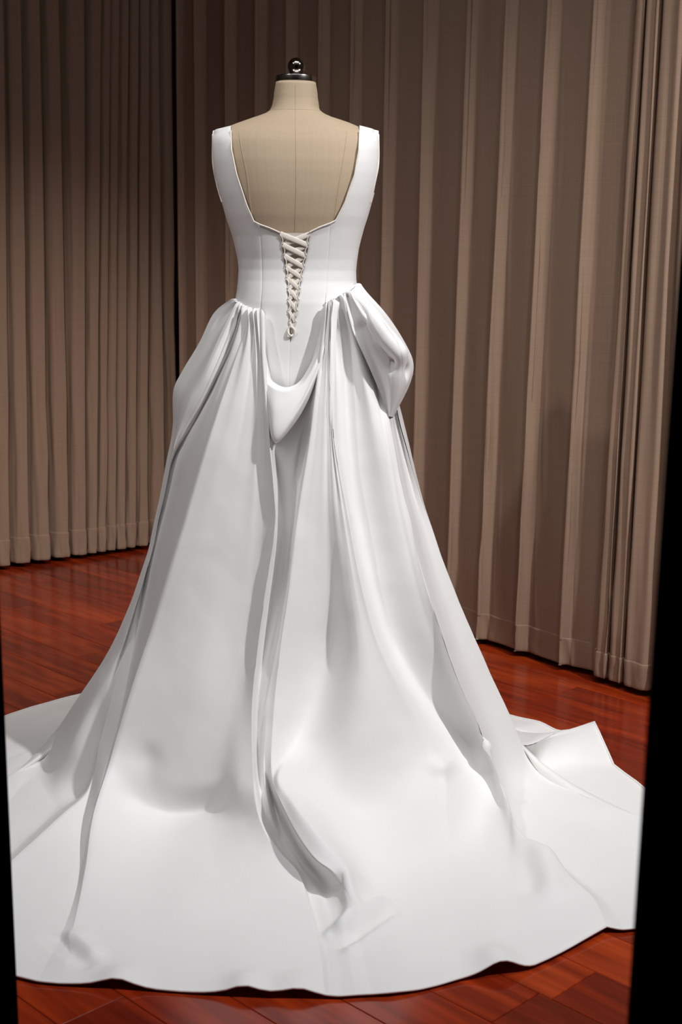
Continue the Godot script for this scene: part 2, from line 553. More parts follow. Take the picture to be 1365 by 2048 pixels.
	curtain("curtain", "wide taupe pleated curtain hanging directly behind the gown and to its right", "floor-length curtains", [-0.588, -4.985, -0.599, -4.979, -0.606, -4.986, -0.578, -4.982, -0.574, -4.975, -0.512, -4.906, -0.527, -4.897, -0.535, -4.902, -0.489, -4.897, -0.482, -4.884, -0.393, -4.765, -0.408, -4.756, -0.416, -4.762, -0.373, -4.756, -0.366, -4.744, -0.282, -4.634, -0.297, -4.625, -0.305, -4.631, -0.264, -4.626, -0.257, -4.614, -0.176, -4.509, -0.191, -4.5, -0.199, -4.505, -0.158, -4.5, -0.151, -4.489, -0.071, -4.383, -0.085, -4.375, -0.093, -4.38, -0.055, -4.376, -0.048, -4.365, 0.029, -4.265, 0.015, -4.257, 0.007, -4.262, 0.046, -4.258, 0.052, -4.247, 0.131, -4.145, 0.117, -4.137, 0.108, -4.142, 0.149, -4.137, 0.155, -4.126, 0.235, -4.023, 0.221, -4.014, 0.212, -4.019, 0.256, -4.014, 0.263, -4.002, 0.347, -3.888, 0.333, -3.88, 0.325, -3.886, 0.362, -3.881, 0.368, -3.871, 0.441, -3.777, 0.427, -3.769, 0.42, -3.774, 0.456, -3.77, 0.462, -3.76, 0.536, -3.666, 0.522, -3.657, 0.514, -3.663, 0.552, -3.658, 0.558, -3.648, 0.632, -3.548, 0.62, -3.541, 0.612, -3.547, 0.646, -3.543, 0.652, -3.533, 0.713, -3.492, 0.701, -3.454, 0.701, -3.442], [-0.588, -4.985, -0.599, -4.979, -0.606, -4.986, -0.578, -4.982, -0.574, -4.975, -0.512, -4.906, -0.527, -4.897, -0.535, -4.902, -0.489, -4.897, -0.482, -4.884, -0.393, -4.765, -0.408, -4.756, -0.416, -4.762, -0.373, -4.756, -0.366, -4.744, -0.282, -4.634, -0.297, -4.625, -0.305, -4.631, -0.264, -4.626, -0.257, -4.614, -0.176, -4.509, -0.191, -4.5, -0.199, -4.505, -0.158, -4.5, -0.151, -4.489, -0.071, -4.383, -0.085, -4.375, -0.093, -4.38, -0.055, -4.376, -0.048, -4.365, 0.029, -4.265, 0.015, -4.257, 0.007, -4.262, 0.046, -4.258, 0.052, -4.247, 0.131, -4.145, 0.117, -4.137, 0.108, -4.142, 0.149, -4.137, 0.155, -4.126, 0.234, -4.022, 0.22, -4.014, 0.212, -4.019, 0.251, -4.015, 0.257, -4.004, 0.332, -3.902, 0.319, -3.895, 0.312, -3.901, 0.344, -3.898, 0.35, -3.889, 0.417, -3.805, 0.403, -3.797, 0.395, -3.803, 0.433, -3.798, 0.439, -3.788, 0.515, -3.692, 0.501, -3.683, 0.493, -3.688, 0.533, -3.683, 0.54, -3.672, 0.618, -3.565, 0.606, -3.557, 0.598, -3.563, 0.632, -3.559, 0.637, -3.55, 0.697, -3.511, 0.685, -3.473, 0.685, -3.461], 0.095)
	curtain("curtain", "narrow taupe curtain of three tight folds beside the dark right doorpost", "floor-length curtains", [0.701, -3.454, 0.701, -3.442, 0.721, -3.43, 0.714, -3.423, 0.734, -3.467, 0.722, -3.429, 0.722, -3.417, 0.742, -3.405, 0.741, -3.39, 0.765, -3.43, 0.753, -3.392, 0.753, -3.38, 0.773, -3.368, 0.785, -3.339, 0.816, -3.37, 0.804, -3.332, 0.804, -3.32, 0.824, -3.308, 0.84, -3.274, 0.874, -3.302, 0.862, -3.264, 0.862, -3.252, 0.882, -3.24, 0.897, -3.206], [0.685, -3.473, 0.685, -3.461, 0.705, -3.449, 0.704, -3.434, 0.728, -3.475, 0.716, -3.437, 0.716, -3.425, 0.736, -3.413, 0.736, -3.396, 0.761, -3.435, 0.749, -3.397, 0.749, -3.385, 0.769, -3.373, 0.787, -3.336, 0.823, -3.362, 0.811, -3.324, 0.811, -3.312, 0.831, -3.3, 0.854, -3.257, 0.892, -3.28, 0.88, -3.242, 0.88, -3.23, 0.9, -3.218, 0.923, -3.176], 0.088)
	dress_form()
	gown()


func room() -> void:
	var parts := {
		"ceiling": [[Vector3(0, 3.33, -3.4), Vector3(5.4, 0.1, 5.4)]],
		"wall_left": [[Vector3(-2.65, 1.61, -3.4), Vector3(0.1, 3.34, 5.4)]],
		"wall_right": [[Vector3(2.65, 1.61, -3.4), Vector3(0.1, 3.34, 5.4)]],
		"wall_back": [[Vector3(0, 1.61, -6.05), Vector3(5.2, 3.34, 0.1)]],
		"wall_front": [[Vector3(-1.66, 1.61, -1.26), Vector3(1.88, 3.34, 0.1)], [Vector3(1.62, 1.61, -0.76), Vector3(1.96, 3.34, 0.1)], [Vector3(0, 2.75, -1.0), Vector3(1.5, 1.06, 0.6)]],
	}
	for k in parts:
		var o := put(k, boxes(parts[k]), M.ceiling if k == "ceiling" else M.plaster, self)
		o.set_meta("kind", "structure")
	# the dark edges of the doorway that the camera looks through
	var xl: float = -0.325
	var xr: float = 0.178
	var a := put("door_1", boxes([[Vector3(xl - 0.31, 1.1, -1.27), Vector3(0.62, 2.22, 0.016)]], 0.006), M.door, self)
	var b := put("door_2", boxes([[Vector3(xr + 0.31, 1.1, -0.77), Vector3(0.62, 2.22, 0.016)]], 0.006), M.door, self)
	# the leaves lean a little in their frame
	a.rotation.z = 0.008
	b.rotation.z = -0.009
	for o in [a, b]:
		o.set_meta("kind", "structure")
	a.set_meta("label", "dark door edge along the left border")
	b.set_meta("label", "blurred black door edge along the right border")
	for t in [[Vector3(-0.66, 3.26, -5.05), Vector3(-1.5, 3.26, -4.39)], [Vector3(-0.66, 3.26, -5.05), Vector3(1.1, 3.26, -2.97)]]:
		var d: Vector3 = t[1] - t[0]
		var o := put("trim_1", boxes([[Vector3.ZERO, Vector3(d.length(), 0.03, 0.05)]], 0.003), M.black_metal, self)
		o.set_meta("kind", "structure")
		o.position = (t[0] + t[1]) / 2.0
		o.rotation.y = atan2(-d.z, d.x)


func plank(length: float, width: float, shift: Vector2) -> ArrayMesh:
	var st := SurfaceTool.new()
	st.begin(Mesh.PRIMITIVE_TRIANGLES)
	st.set_smooth_group(-1)
	var l := length / 2.0
	var w := width / 2.0
	var e := 0.0012
	var outer := [Vector3(-l, 0, -w), Vector3(l, 0, -w), Vector3(l, 0, w), Vector3(-l, 0, w)]
	var inner := [Vector3(-l + e, 0, -w + e), Vector3(l - e, 0, -w + e), Vector3(l - e, 0, w - e), Vector3(-l + e, 0, w - e)]
	var quads := [[inner[0], inner[1], inner[2], inner[3]]]
	for k in 4:
		var j := (k + 1) % 4
		quads.append([outer[k] - Vector3(0, e, 0), outer[j] - Vector3(0, e, 0), inner[j], inner[k]])
		quads.append([outer[k] - Vector3(0, 0.012, 0), outer[j] - Vector3(0, 0.012, 0), outer[j] - Vector3(0, e, 0), outer[k] - Vector3(0, e, 0)])
	for q in quads:
		for i in [0, 1, 2, 0, 2, 3]:
			var p: Vector3 = q[i]
			st.set_uv(Vector2(p.x * 0.9, p.z * 0.9) + shift)
			st.add_vertex(p)
	st.generate_normals()
	return st.commit()


func floor_planks() -> void:
	var f := put("floor", boxes([[Vector3(0, -0.037, 0), Vector3(5.2, 0.05, 5.2)]], 0.002), M.subfloor, self)
	f.position = Vector3(0, 0, -3.4)
	f.set_meta("kind", "structure")
	f.set_meta("label", "glossy red-brown plank floor laid diagonally")
	var wide := 0.1175
	var long := 0.91
	for k in range(-12, 24):
		var s := 1.11 + wide * (k + 0.5)
		var start := -1.568 + long * (0.37 * (k + 1) - floorf(0.37 * (k + 1)))
		if k == 4:
			start = -1.107
		for j in range(-5, 5):
			var t := start + long * (j + 0.5)
			var x := (t + s) / sqrt(2.0)
			var z := (t - s) / sqrt(2.0)
			if x < -2.2 or x > 1.6 or z < -5.55 or z > -1.05 or x - z > 5.3:
				continue
			var mat: Material = M.wood[rng.randi() % 4]
			var o := put("plank", plank(long - 0.0008, wide - 0.0008, Vector2(rng.randf(), rng.randf())), mat, f)
			o.position = Vector3(x, rng.randf() * 0.0002, z) - f.position
			o.rotation.y = -PI / 4


func dress_form() -> void:
	torso = [0.778, -0.094, 0.138, -2.9, 0.1, 0.8, -0.094, 0.139, -2.9, 0.101, 0.823, -0.094, 0.141, -2.9, 0.103, 0.845, -0.094, 0.142, -2.9, 0.104, 0.867, -0.094, 0.142, -2.9, 0.104, 0.889, -0.095, 0.142, -2.9, 0.104, 0.911, -0.095, 0.141, -2.9, 0.104, 0.933, -0.095, 0.141, -2.9, 0.104, 0.955, -0.096, 0.139, -2.9, 0.103, 0.977, -0.096, 0.137, -2.9, 0.102, 0.999, -0.097, 0.133, -2.9, 0.1, 1.021, -0.098, 0.129, -2.9, 0.098, 1.043, -0.098, 0.125, -2.901, 0.094, 1.065, -0.099, 0.122, -2.903, 0.09, 1.087, -0.099, 0.121, -2.904, 0.088, 1.109, -0.099, 0.123, -2.904, 0.089, 1.131, -0.1, 0.127, -2.903, 0.092, 1.153, -0.1, 0.132, -2.902, 0.095, 1.176, -0.101, 0.139, -2.9, 0.097, 1.198, -0.101, 0.146, -2.898, 0.1, 1.22, -0.101, 0.152, -2.897, 0.102, 1.242, -0.101, 0.158, -2.895, 0.102, 1.264, -0.101, 0.163, -2.894, 0.101, 1.286, -0.101, 0.167, -2.894, 0.1, 1.308, -0.102, 0.17, -2.894, 0.097, 1.33, -0.103, 0.172, -2.896, 0.093, 1.336, -0.103, 0.172, -2.896, 0.091, 1.341, -0.104, 0.172, -2.897, 0.09, 1.347, -0.104, 0.171, -2.897, 0.088, 1.352, -0.104, 0.17, -2.898, 0.086, 1.358, -0.104, 0.168, -2.899, 0.083, 1.363, -0.104, 0.163, -2.899, 0.08, 1.369, -0.104, 0.156, -2.9, 0.077, 1.374, -0.105, 0.146, -2.902, 0.073, 1.38, -0.105, 0.132, -2.904, 0.071, 1.386, -0.104, 0.118, -2.906, 0.069, 1.391, -0.104, 0.103, -2.908, 0.067, 1.397, -0.106, 0.086, -2.911, 0.063, 1.402, -0.106, 0.07, -2.914, 0.06, 1.408, -0.105, 0.058, -2.916, 0.056, 1.413, -0.106, 0.052, -2.917, 0.054, 1.419, -0.106, 0.05, -2.918, 0.052, 1.424, -0.105, 0.049, -2.919, 0.051, 1.43, -0.105, 0.048, -2.919, 0.049, 1.435, -0.105, 0.047, -2.92, 0.048, 1.441, -0.105, 0.046, -2.92, 0.048, 1.447, -0.105, 0.046, -2.921, 0.047, 1.452, -0.105, 0.045, -2.921, 0.046, 1.458, -0.105, 0.044, -2.921, 0.045, 1.463, -0.105, 0.043, -2.922, 0.045, 1.469, -0.105, 0.042, -2.922, 0.044]
	var o := thing("dress_form", Vector3(-0.105, 0, -2.9))
	tag(o, "cream linen dress form with a polished steel neck cap, wearing the white gown", "mannequin")
	var n := torso.size() / 5
	var y0: float = torso[0]
	var y1: float = torso[(n - 1) * 5]
	var grid: Array = []
	for c in 97:
		var ang := TAU * c / 96.0
		var col := PackedVector3Array()
		var r := ring(y1)
		col.append(Vector3(r[0], y1 + 0.0005, r[2]))
		for j in 121:
			col.append(body_point(ang, lerpf(y1, y0, j / 120.0), -0.0005))
		r = ring(y0)
		col.append(Vector3(r[0], y0 - 0.01, r[2]))
		grid.append(col)
	var body := put("torso", grid_mesh(grid, [], true), M.linen, o)
	body.position = -o.position
	var seams := [[-0.104, 1.459, -2.876, -0.103, 1.406, -2.857, -0.1, 1.325, -2.801, -0.099, 1.247, -2.792, -0.101, 1.166, -2.804], [-0.217, 1.364, -2.836, -0.21, 1.325, -2.816, -0.199, 1.276, -2.807, -0.193, 1.226, -2.809, -0.189, 1.191, -2.814], [0.002, 1.366, -2.836, -0.002, 1.327, -2.815, -0.01, 1.278, -2.805, -0.017, 1.228, -2.805, -0.022, 1.189, -2.811]]
	for s in seams:
		var p := resample(triples(s), 60, true)
		for i in p.size():
			p[i].z = back_z(p[i].x, p[i].y, -0.0002)
		put("seam", tube(p, 0.0005, 6), M.linen_seam, body)
	var neck := PackedVector3Array()
	for c in 49:
		neck.append(body_point(TAU * c / 48.0, 1.4105, -0.0002))
	put("seam", tube(neck, 0.0006, 6, 1.0, Vector3.UP), M.linen_seam, body)
	# polished cap and ball finial
	var top := ring(y1)
	var cap := put("neck_cap", lathe([0.0, 0.0145, 0.030, 0.0145, 0.0405, 0.0135, 0.0425, 0.0115, 0.0425, 0.001, 0.0415, 0.0, 0.0, 0.0], 64), M.brushed, o)
	cap.position = Vector3(top[0], y1, top[2]) - o.position
	var prof := []
	for i in 25:
		var a := PI * i / 24.0 * 0.93
		prof.append_array([0.0185 * sin(a), 0.0175 + 0.0185 * cos(a)])
	prof.append_array([0.0085, 0.0015, 0.011, 0.0])
	var ball := put("finial", lathe(prof, 40), M.chrome, o)
	ball.position = cap.position + Vector3(0.001, 0.014, 0)
	put("pole", lathe([0.016, 0.86, 0.016, 0.03], 24), M.steel, o)
	put("base", lathe([0.0, 0.045, 0.02, 0.045, 0.03, 0.03, 0.15, 0.016, 0.16, 0.01, 0.16, 0.002, 0.0, 0.002], 48), M.steel, o)


func displaced(grid: Array) -> Array:
	var nm := normals(grid)
	var out: Array = []
	for c in grid.size():
		var col: PackedVector3Array = grid[c].duplicate()
		for j in col.size():
			var p := col[j]
			var push := 0.0
			for s in strokes:
				var box: AABB = s[3]
				if not box.has_point(p):
					continue
				var line: PackedVector3Array = s[0]
				var best := 1e9
				for i in line.size() - 1:
					var q := Geometry3D.get_closest_point_to_segment(p, line[i], line[i + 1])
					best = minf(best, q.distance_squared_to(p))
				push += s[2] * exp(-best / (s[1] * s[1]))
			var w := noise.get_noise_3d(p.x * 5.0, p.y * 5.0, p.z * 5.0) * 0.0015 + noise.get_noise_3d(p.x * 14.0 + 9.0, p.y * 14.0, p.z * 14.0) * 0.0006
			w *= clampf((1.0 - p.y) * 5.0, 0.0, 1.0)
			p += nm[c][j] * (push + w)
			p.y = maxf(p.y, 0.003)
			col[j] = p
		out.append(col)
	return out


func pleated(grid: Array, from: int, to: int, count: float, amp: float, fade: float, seed_at: float) -> void:
	# small gathers at the waist seam that die out down the skirt
	var nm := normals(grid)
	for c in range(from, to + 1):
		var u := float(c - from) / (to - from)
		var col: PackedVector3Array = grid[c]
		var run := 0.0
		for j in col.size():
			if j > 0:
				run += col[j].distance_to(grid[c][j - 1])
			var k := exp(-run / fade) * smoothstep(0.0, 0.02, run + 0.008)
			if k < 0.01:
				break
			var ph := TAU * count * u + 1.3 * sin(TAU * u * 2.0 + seed_at) + run * 4.0 * sin(seed_at)
			col[j] += nm[c][j] * (amp * k * (sin(ph) + 0.35 * sin(2.1 * ph + seed_at)))
		grid[c] = col


func gown() -> void:
	var g := thing("wedding_gown", Vector3(-0.1, 0, -2.6))
	tag(g, "white satin bridal gown with a lace-up back and a long train spread over the floor", "dress")
	var add := func(called: String, mesh: Mesh, mat: Material, label := "") -> MeshInstance3D:
		var o := put(called, mesh, mat, g)
		o.position = -g.position
		if label:
			o.set_meta("label", label)
		return o

	# ---- skirt and train: one cloth through its fold lines, from the left hip round the back to the right hip
	var skirt_ribs: Array = []
	skirt_ribs.append(rib([-0.223, 1.025, -2.852, -0.272, 0.992, -2.9, -0.305, 0.931, -2.9, -0.343, 0.87, -2.9, -0.362, 0.83, -2.9, -0.366, 0.753, -2.9, -0.378, 0.671, -2.867, -0.399, 0.557, -2.834, -0.415, 0.481, -2.818, -0.488, 0.293, -2.797, -0.566, 0.168, -2.814, -0.656, 0.03, -2.944, -0.698, 0.012, -2.755, -0.79, 0.006, -2.518, -0.891, 0.004, -2.299], false))
	skirt_ribs.append(rib([-0.216, 1.021, -2.833, -0.25, 0.958, -2.825, -0.285, 0.881, -2.809, -0.323, 0.812, -2.815, -0.35, 0.736, -2.829, -0.365, 0.667, -2.827, -0.388, 0.561, -2.815, -0.404, 0.486, -2.804, -0.459, 0.306, -2.753, -0.516, 0.193, -2.74, -0.56, 0.11, -2.725, -0.621, 0.008, -2.725, -0.692, 0.006, -2.521, -0.795, 0.004, -2.204], false))
	skirt_ribs.append(rib([-0.213, 1.019, -2.831, -0.239, 0.948, -2.811, -0.281, 0.851, -2.797, -0.338, 0.748, -2.822, -0.367, 0.675, -2.84, -0.388, 0.579, -2.83, -0.409, 0.487, -2.82, -0.449, 0.333, -2.779, -0.486, 0.193, -2.715, -0.508, 0.1, -2.689, -0.53, 0.02, -2.645, -0.564, 0.006, -2.586, -0.616, 0.005, -2.375, -0.659, 0.004, -2.152, -0.68, 0.004, -2.016], false))
	skirt_ribs.append(rib([-0.21, 1.018, -2.828, -0.235, 0.948, -2.815, -0.276, 0.85, -2.803, -0.332, 0.748, -2.823, -0.364, 0.675, -2.841, -0.385, 0.579, -2.83, -0.407, 0.487, -2.82, -0.443, 0.334, -2.774, -0.479, 0.195, -2.711, -0.499, 0.11, -2.668, -0.505, 0.05, -2.573, -0.535, 0.035, -2.503, -0.593, 0.022, -2.321, -0.639, 0.012, -2.12, -0.662, 0.006, -1.997], true))
	skirt_ribs.append(rib([-0.205, 1.015, -2.825, -0.232, 0.938, -2.819, -0.272, 0.849, -2.816, -0.316, 0.763, -2.825, -0.361, 0.686, -2.853, -0.38, 0.599, -2.843, -0.411, 0.49, -2.837, -0.429, 0.367, -2.799, -0.453, 0.186, -2.706, -0.482, 0.064, -2.654, -0.487, 0.012, -2.502, -0.467, 0.006, -2.286, -0.457, 0.006, -2.11, -0.464, 0.004, -1.925], true))
	skirt_ribs.append(rib([-0.196, 1.013, -2.805, -0.2, 0.981, -2.793, -0.227, 0.895, -2.771, -0.264, 0.777, -2.744, -0.31, 0.621, -2.726, -0.324, 0.57, -2.718, -0.387, 0.362, -2.681, -0.43, 0.224, -2.629, -0.457, 0.122, -2.578, -0.472, 0.05, -2.451, -0.454, 0.026, -2.276, -0.44, 0.012, -2.099, -0.428, 0.004, -1.92], true))
	skirt_ribs.append(rib([-0.19, 1.011, -2.8, -0.191, 0.926, -2.776, -0.209, 0.776, -2.741, -0.238, 0.625, -2.711, -0.27, 0.426, -2.664, -0.299, 0.238, -2.59, -0.33, 0.085, -2.546, -0.353, 0.016, -2.538, -0.345, 0.008, -2.227, -0.329, 0.006, -1.912], false))
	skirt_ribs.append(rib([-0.182, 1.01, -2.795, -0.179, 0.926, -2.774, -0.176, 0.776, -2.738, -0.181, 0.627, -2.703, -0.193, 0.431, -2.649, -0.228, 0.242, -2.581, -0.245, 0.095, -2.524, -0.256, 0.03, -2.523, -0.238, 0.01, -2.188, -0.22, 0.004, -1.901], false))
	skirt_ribs.append(rib([-0.176, 1.009, -2.791, -0.168, 0.927, -2.769, -0.157, 0.778, -2.731, -0.151, 0.669, -2.703, -0.155, 0.532, -2.665, -0.175, 0.368, -2.615, -0.194, 0.246, -2.571, -0.199, 0.111, -2.486, -0.187, 0.05, -2.437, -0.151, 0.012, -2.187, -0.115, 0.01, -1.893], false))
	skirt_ribs.append(rib([-0.169, 1.008, -2.789, -0.161, 0.907, -2.756, -0.146, 0.751, -2.703, -0.131, 0.614, -2.665, -0.133, 0.557, -2.647, -0.14, 0.518, -2.635, -0.159, 0.375, -2.59, -0.17, 0.252, -2.553, -0.165, 0.142, -2.488, -0.152, 0.078, -2.421, -0.117, 0.045, -2.339, -0.069, 0.03, -2.258, -0.05, 0.018, -2.178, -0.026, 0.008, -2.025, -0.015, 0.004, -1.893], true))
	skirt_ribs.append(rib([-0.146, 0.863, -2.795, -0.142, 0.739, -2.786, -0.125, 0.598, -2.753, -0.123, 0.537, -2.736, -0.132, 0.47, -2.707, -0.15, 0.355, -2.658, -0.163, 0.235, -2.603, -0.159, 0.126, -2.529, -0.142, 0.068, -2.444, -0.112, 0.022, -2.388, -0.063, 0.014, -2.281, -0.042, 0.008, -2.179, -0.017, 0.005, -2.031, -0.008, 0.004, -1.893], false))
	skirt_ribs.append(rib([-0.097, 0.823, -2.787, -0.117, 0.74, -2.781, -0.115, 0.618, -2.755, -0.111, 0.534, -2.729, -0.121, 0.442, -2.691, -0.136, 0.363, -2.652, -0.154, 0.238, -2.595, -0.153, 0.128, -2.523, -0.134, 0.073, -2.451, -0.107, 0.02, -2.415, -0.064, 0.012, -2.305, -0.029, 0.01, -2.203, -0.004, 0.006, -2.046, 0.008, 0.004, -1.893], false))
	skirt_ribs.append(rib([-0.039, 1.006, -2.802, -0.052, 0.907, -2.773, -0.068, 0.826, -2.761, -0.081, 0.743, -2.764, -0.094, 0.621, -2.743, -0.103, 0.536, -2.719, -0.112, 0.445, -2.679, -0.125, 0.366, -2.639, -0.142, 0.242, -2.584, -0.144, 0.133, -2.51, -0.126, 0.07, -2.488, -0.096, 0.028, -2.425, -0.061, 0.016, -2.328, -0.022, 0.012, -2.243, 0.015, 0.008, -2.059, 0.034, 0.004, -1.897], false))
	skirt_ribs.append(rib([-0.034, 1.023, -2.788, -0.054, 0.84, -2.731, -0.065, 0.751, -2.708, -0.084, 0.633, -2.679, -0.094, 0.555, -2.656, -0.103, 0.457, -2.634, -0.114, 0.374, -2.612, -0.127, 0.247, -2.57, -0.129, 0.125, -2.48, -0.11, 0.115, -2.39, -0.088, 0.1, -2.327, -0.061, 0.085, -2.26, -0.035, 0.072, -2.218, -0.008, 0.06, -2.202, 0.015, 0.035, -2.192, 0.034, 0.01, -2.089, 0.058, 0.004, -1.9], true))
	skirt_ribs.append(rib([-0.031, 1.025, -2.788, -0.036, 0.83, -2.731, -0.035, 0.631, -2.69, -0.027, 0.449, -2.67, -0.031, 0.295, -2.651, -0.075, 0.162, -2.575, -0.112, 0.13, -2.463, -0.079, 0.12, -2.36, -0.045, 0.105, -2.291, -0.017, 0.09, -2.244, 0.009, 0.07, -2.223, 0.028, 0.03, -2.175, 0.057, 0.01, -2.073, 0.085, 0.006, -1.902], false))
	skirt_ribs.append(rib([-0.028, 1.027, -2.79, -0.024, 0.83, -2.734, -0.008, 0.633, -2.685, 0.017, 0.473, -2.641, 0.036, 0.344, -2.599, 0.034, 0.208, -2.538, 0.026, 0.112, -2.492, 0.04, 0.05, -2.444, 0.057, 0.018, -2.359, 0.081, 0.01, -2.197, 0.106, 0.01, -2.058, 0.136, 0.004, -1.918], false))
	skirt_ribs.append(rib([-0.025, 1.029, -2.792, -0.022, 0.87, -2.743, -0.016, 0.751, -2.711, 0.011, 0.617, -2.679, 0.042, 0.474, -2.639, 0.076, 0.362, -2.608, 0.119, 0.275, -2.592, 0.174, 0.176, -2.574, 0.208, 0.112, -2.536, 0.209, 0.055, -2.438, 0.212, 0.016, -2.363, 0.201, 0.012, -2.16, 0.201, 0.004, -1.95], true))
	skirt_ribs.append(rib([-0.022, 1.031, -2.808, -0.003, 0.91, -2.803, 0.016, 0.723, -2.766, 0.037, 0.592, -2.738, 0.069, 0.458, -2.704, 0.106, 0.353, -2.678, 0.16, 0.257, -2.663, 0.227, 0.167, -2.658, 0.276, 0.113, -2.659, 0.286, 0.078, -2.584, 0.282, 0.035, -2.485, 0.276, 0.016, -2.359, 0.266, 0.014, -2.157, 0.261, 0.012, -1.966], false))
	skirt_ribs.append(rib([-0.008, 1.038, -2.804, 0.037, 0.907, -2.79, 0.083, 0.726, -2.751, 0.114, 0.566, -2.714, 0.164, 0.388, -2.67, 0.218, 0.265, -2.657, 0.261, 0.189, -2.655, 0.293, 0.133, -2.652, 0.319, 0.078, -2.585, 0.321, 0.045, -2.464, 0.321, 0.022, -2.316, 0.318, 0.012, -2.127, 0.32, 0.006, -1.99], false))
	skirt_ribs.append(rib([0.006, 1.045, -2.82, 0.055, 0.946, -2.832, 0.084, 0.885, -2.835, 0.097, 0.79, -2.784, 0.121, 0.672, -2.748, 0.146, 0.576, -2.72, 0.161, 0.511, -2.695, 0.199, 0.392, -2.657, 0.241, 0.277, -2.626, 0.271, 0.217, -2.615, 0.3, 0.152, -2.596, 0.319, 0.105, -2.565, 0.336, 0.07, -2.481, 0.342, 0.055, -2.407, 0.38, 0.045, -2.332, 0.416, 0.032, -2.256, 0.448, 0.022, -2.198, 0.458, 0.01, -2.11], true))
	skirt_ribs.append(rib([0.012, 1.048, -2.839, 0.067, 0.932, -2.878, 0.106, 0.826, -2.883, 0.125, 0.732, -2.866, 0.149, 0.626, -2.85, 0.174, 0.542, -2.834, 0.196, 0.467, -2.817, 0.244, 0.323, -2.786, 0.293, 0.198, -2.763, 0.331, 0.106, -2.738, 0.355, 0.03, -2.703, 0.36, 0.01, -2.569, 0.37, 0.005, -2.489, 0.409, 0.005, -2.392, 0.446, 0.005, -2.304, 0.476, 0.005, -2.217, 0.489, 0.005, -2.11], false))
	skirt_ribs.append(rib([0.021, 1.054, -2.851, 0.072, 0.963, -2.9, 0.106, 0.878, -2.9, 0.119, 0.786, -2.862, 0.14, 0.712, -2.856, 0.172, 0.604, -2.854, 0.194, 0.549, -2.853, 0.227, 0.461, -2.843, 0.292, 0.309, -2.838, 0.377, 0.129, -2.837, 0.418, 0.04, -2.821, 0.449, 0.012, -2.762, 0.51, 0.012, -2.676, 0.57, 0.012, -2.608, 0.628, 0.008, -2.545, 0.653, 0.006, -2.38, 0.618, 0.005, -2.148], false))
	strokes.append([rib([0.208, 0.12, -2.543, 0.256, 0.13, -2.581, 0.299, 0.15, -2.591], false)[0], 0.018, 0.01])
	strokes.append([rib([0.223, 0.15, -2.547, 0.264, 0.16, -2.564, 0.294, 0.17, -2.589], false)[0], 0.016, -0.008])
	strokes.append([rib([0.358, 0.02, -2.418, 0.358, 0.015, -2.332, 0.356, 0.01, -2.233], false)[0], 0.022, -0.012])
	strokes.append([rib([0.38, 0.02, -2.322, 0.383, 0.012, -2.22], false)[0], 0.03, 0.01])
	strokes.append([rib([0.015, 0.01, -2.042, 0.057, 0.01, -2.086, 0.097, 0.01, -2.146], false)[0], 0.012, -0.007])
	strokes.append([rib([0.007, 0.01, -2.085, 0.049, 0.01, -2.128, 0.081, 0.01, -2.178], false)[0], 0.014, 0.008])
	strokes.append([rib([-0.458, 0.005, -2.044, -0.421, 0.005, -2.005, -0.398, 0.005, -1.975], false)[0], 0.014, -0.009])
	strokes.append([rib([-0.431, 0.005, -2.053, -0.393, 0.005, -2.006], false)[0], 0.016, 0.01])
	strokes.append([rib([-0.387, 0.12, -2.563, -0.398, 0.06, -2.528], false)[0], 0.03, -0.012])
	strokes.append([rib([-0.339, 0.01, -1.909, -0.341, 0.01, -1.937], false)[0], 0.03, 0.012])
	strokes.append([rib([-0.14, 0.01, -1.892, -0.141, 0.01, -1.927], false)[0], 0.025, 0.01])
	strokes.append([rib([-0.054, 0.01, -1.893, -0.058, 0.01, -1.922], false)[0], 0.03, 0.01])
	strokes.append([rib([0.262, 0.01, -1.973, 0.258, 0.01, -2.005], false)[0], 0.03, 0.014])
	strokes.append([rib([0.037, 0.975, -2.772, 0.056, 0.94, -2.758, 0.091, 0.907, -2.755, 0.136, 0.884, -2.79], false)[0], 0.013, -0.022])
	strokes.append([rib([0.058, 0.98, -2.765, 0.079, 0.956, -2.75, 0.115, 0.927, -2.75], false)[0], 0.022, 0.012])
	strokes.append([rib([0.023, 0.01, -2.028, 0.061, 0.01, -2.076, 0.103, 0.01, -2.136], false)[0], 0.013, 0.008])
	strokes.append([rib([-0.014, 0.01, -2.074, 0.034, 0.01, -2.131, 0.085, 0.01, -2.197], false)[0], 0.012, 0.007])
	strokes.append([rib([0.015, 0.055, -2.203, 0.029, 0.02, -2.154, 0.015, 0.01, -2.092], false)[0], 0.014, 0.011])
	strokes.append([rib([0.383, 0.045, -2.353, 0.385, 0.03, -2.281, 0.377, 0.012, -2.21], false)[0], 0.026, 0.008])
	strokes.append([rib([-0.443, 0.006, -2.064, -0.414, 0.006, -2.016, -0.385, 0.006, -1.973], false)[0], 0.016, 0.004])
	strokes.append([rib([-0.38, 0.03, -2.574, -0.396, 0.07, -2.581], false)[0], 0.02, 0.01])
	for s in strokes:
		var box := AABB(s[0][0], Vector3.ZERO)
		for p in s[0]:
			box = box.expand(p)
		s.append(box.grow(s[1] * 2.6))
	var seg := 12
	var rows := 230
	var back := loft(skirt_ribs, rows, seg)
	pleated(back, 0, 9 * seg, 8.0, 0.010, 0.15, 0.7)
	pleated(back, 13 * seg, 21 * seg, 10.0, 0.013, 0.18, 2.1)
	back = displaced(back)
	var nm := normals(back)
	for part in [[0, 9, "skirt_panel", "left back skirt panel"], [9, 13, "underskirt", "recessed centre of the skirt"], [13, 21, "skirt_panel", "right back skirt panel"]]:
		var a: int = part[0] * seg
		var b: int = part[1] * seg
		add.call(part[2], grid_mesh(back.slice(a, b + 1), nm.slice(a, b + 1)), M.satin, part[3])
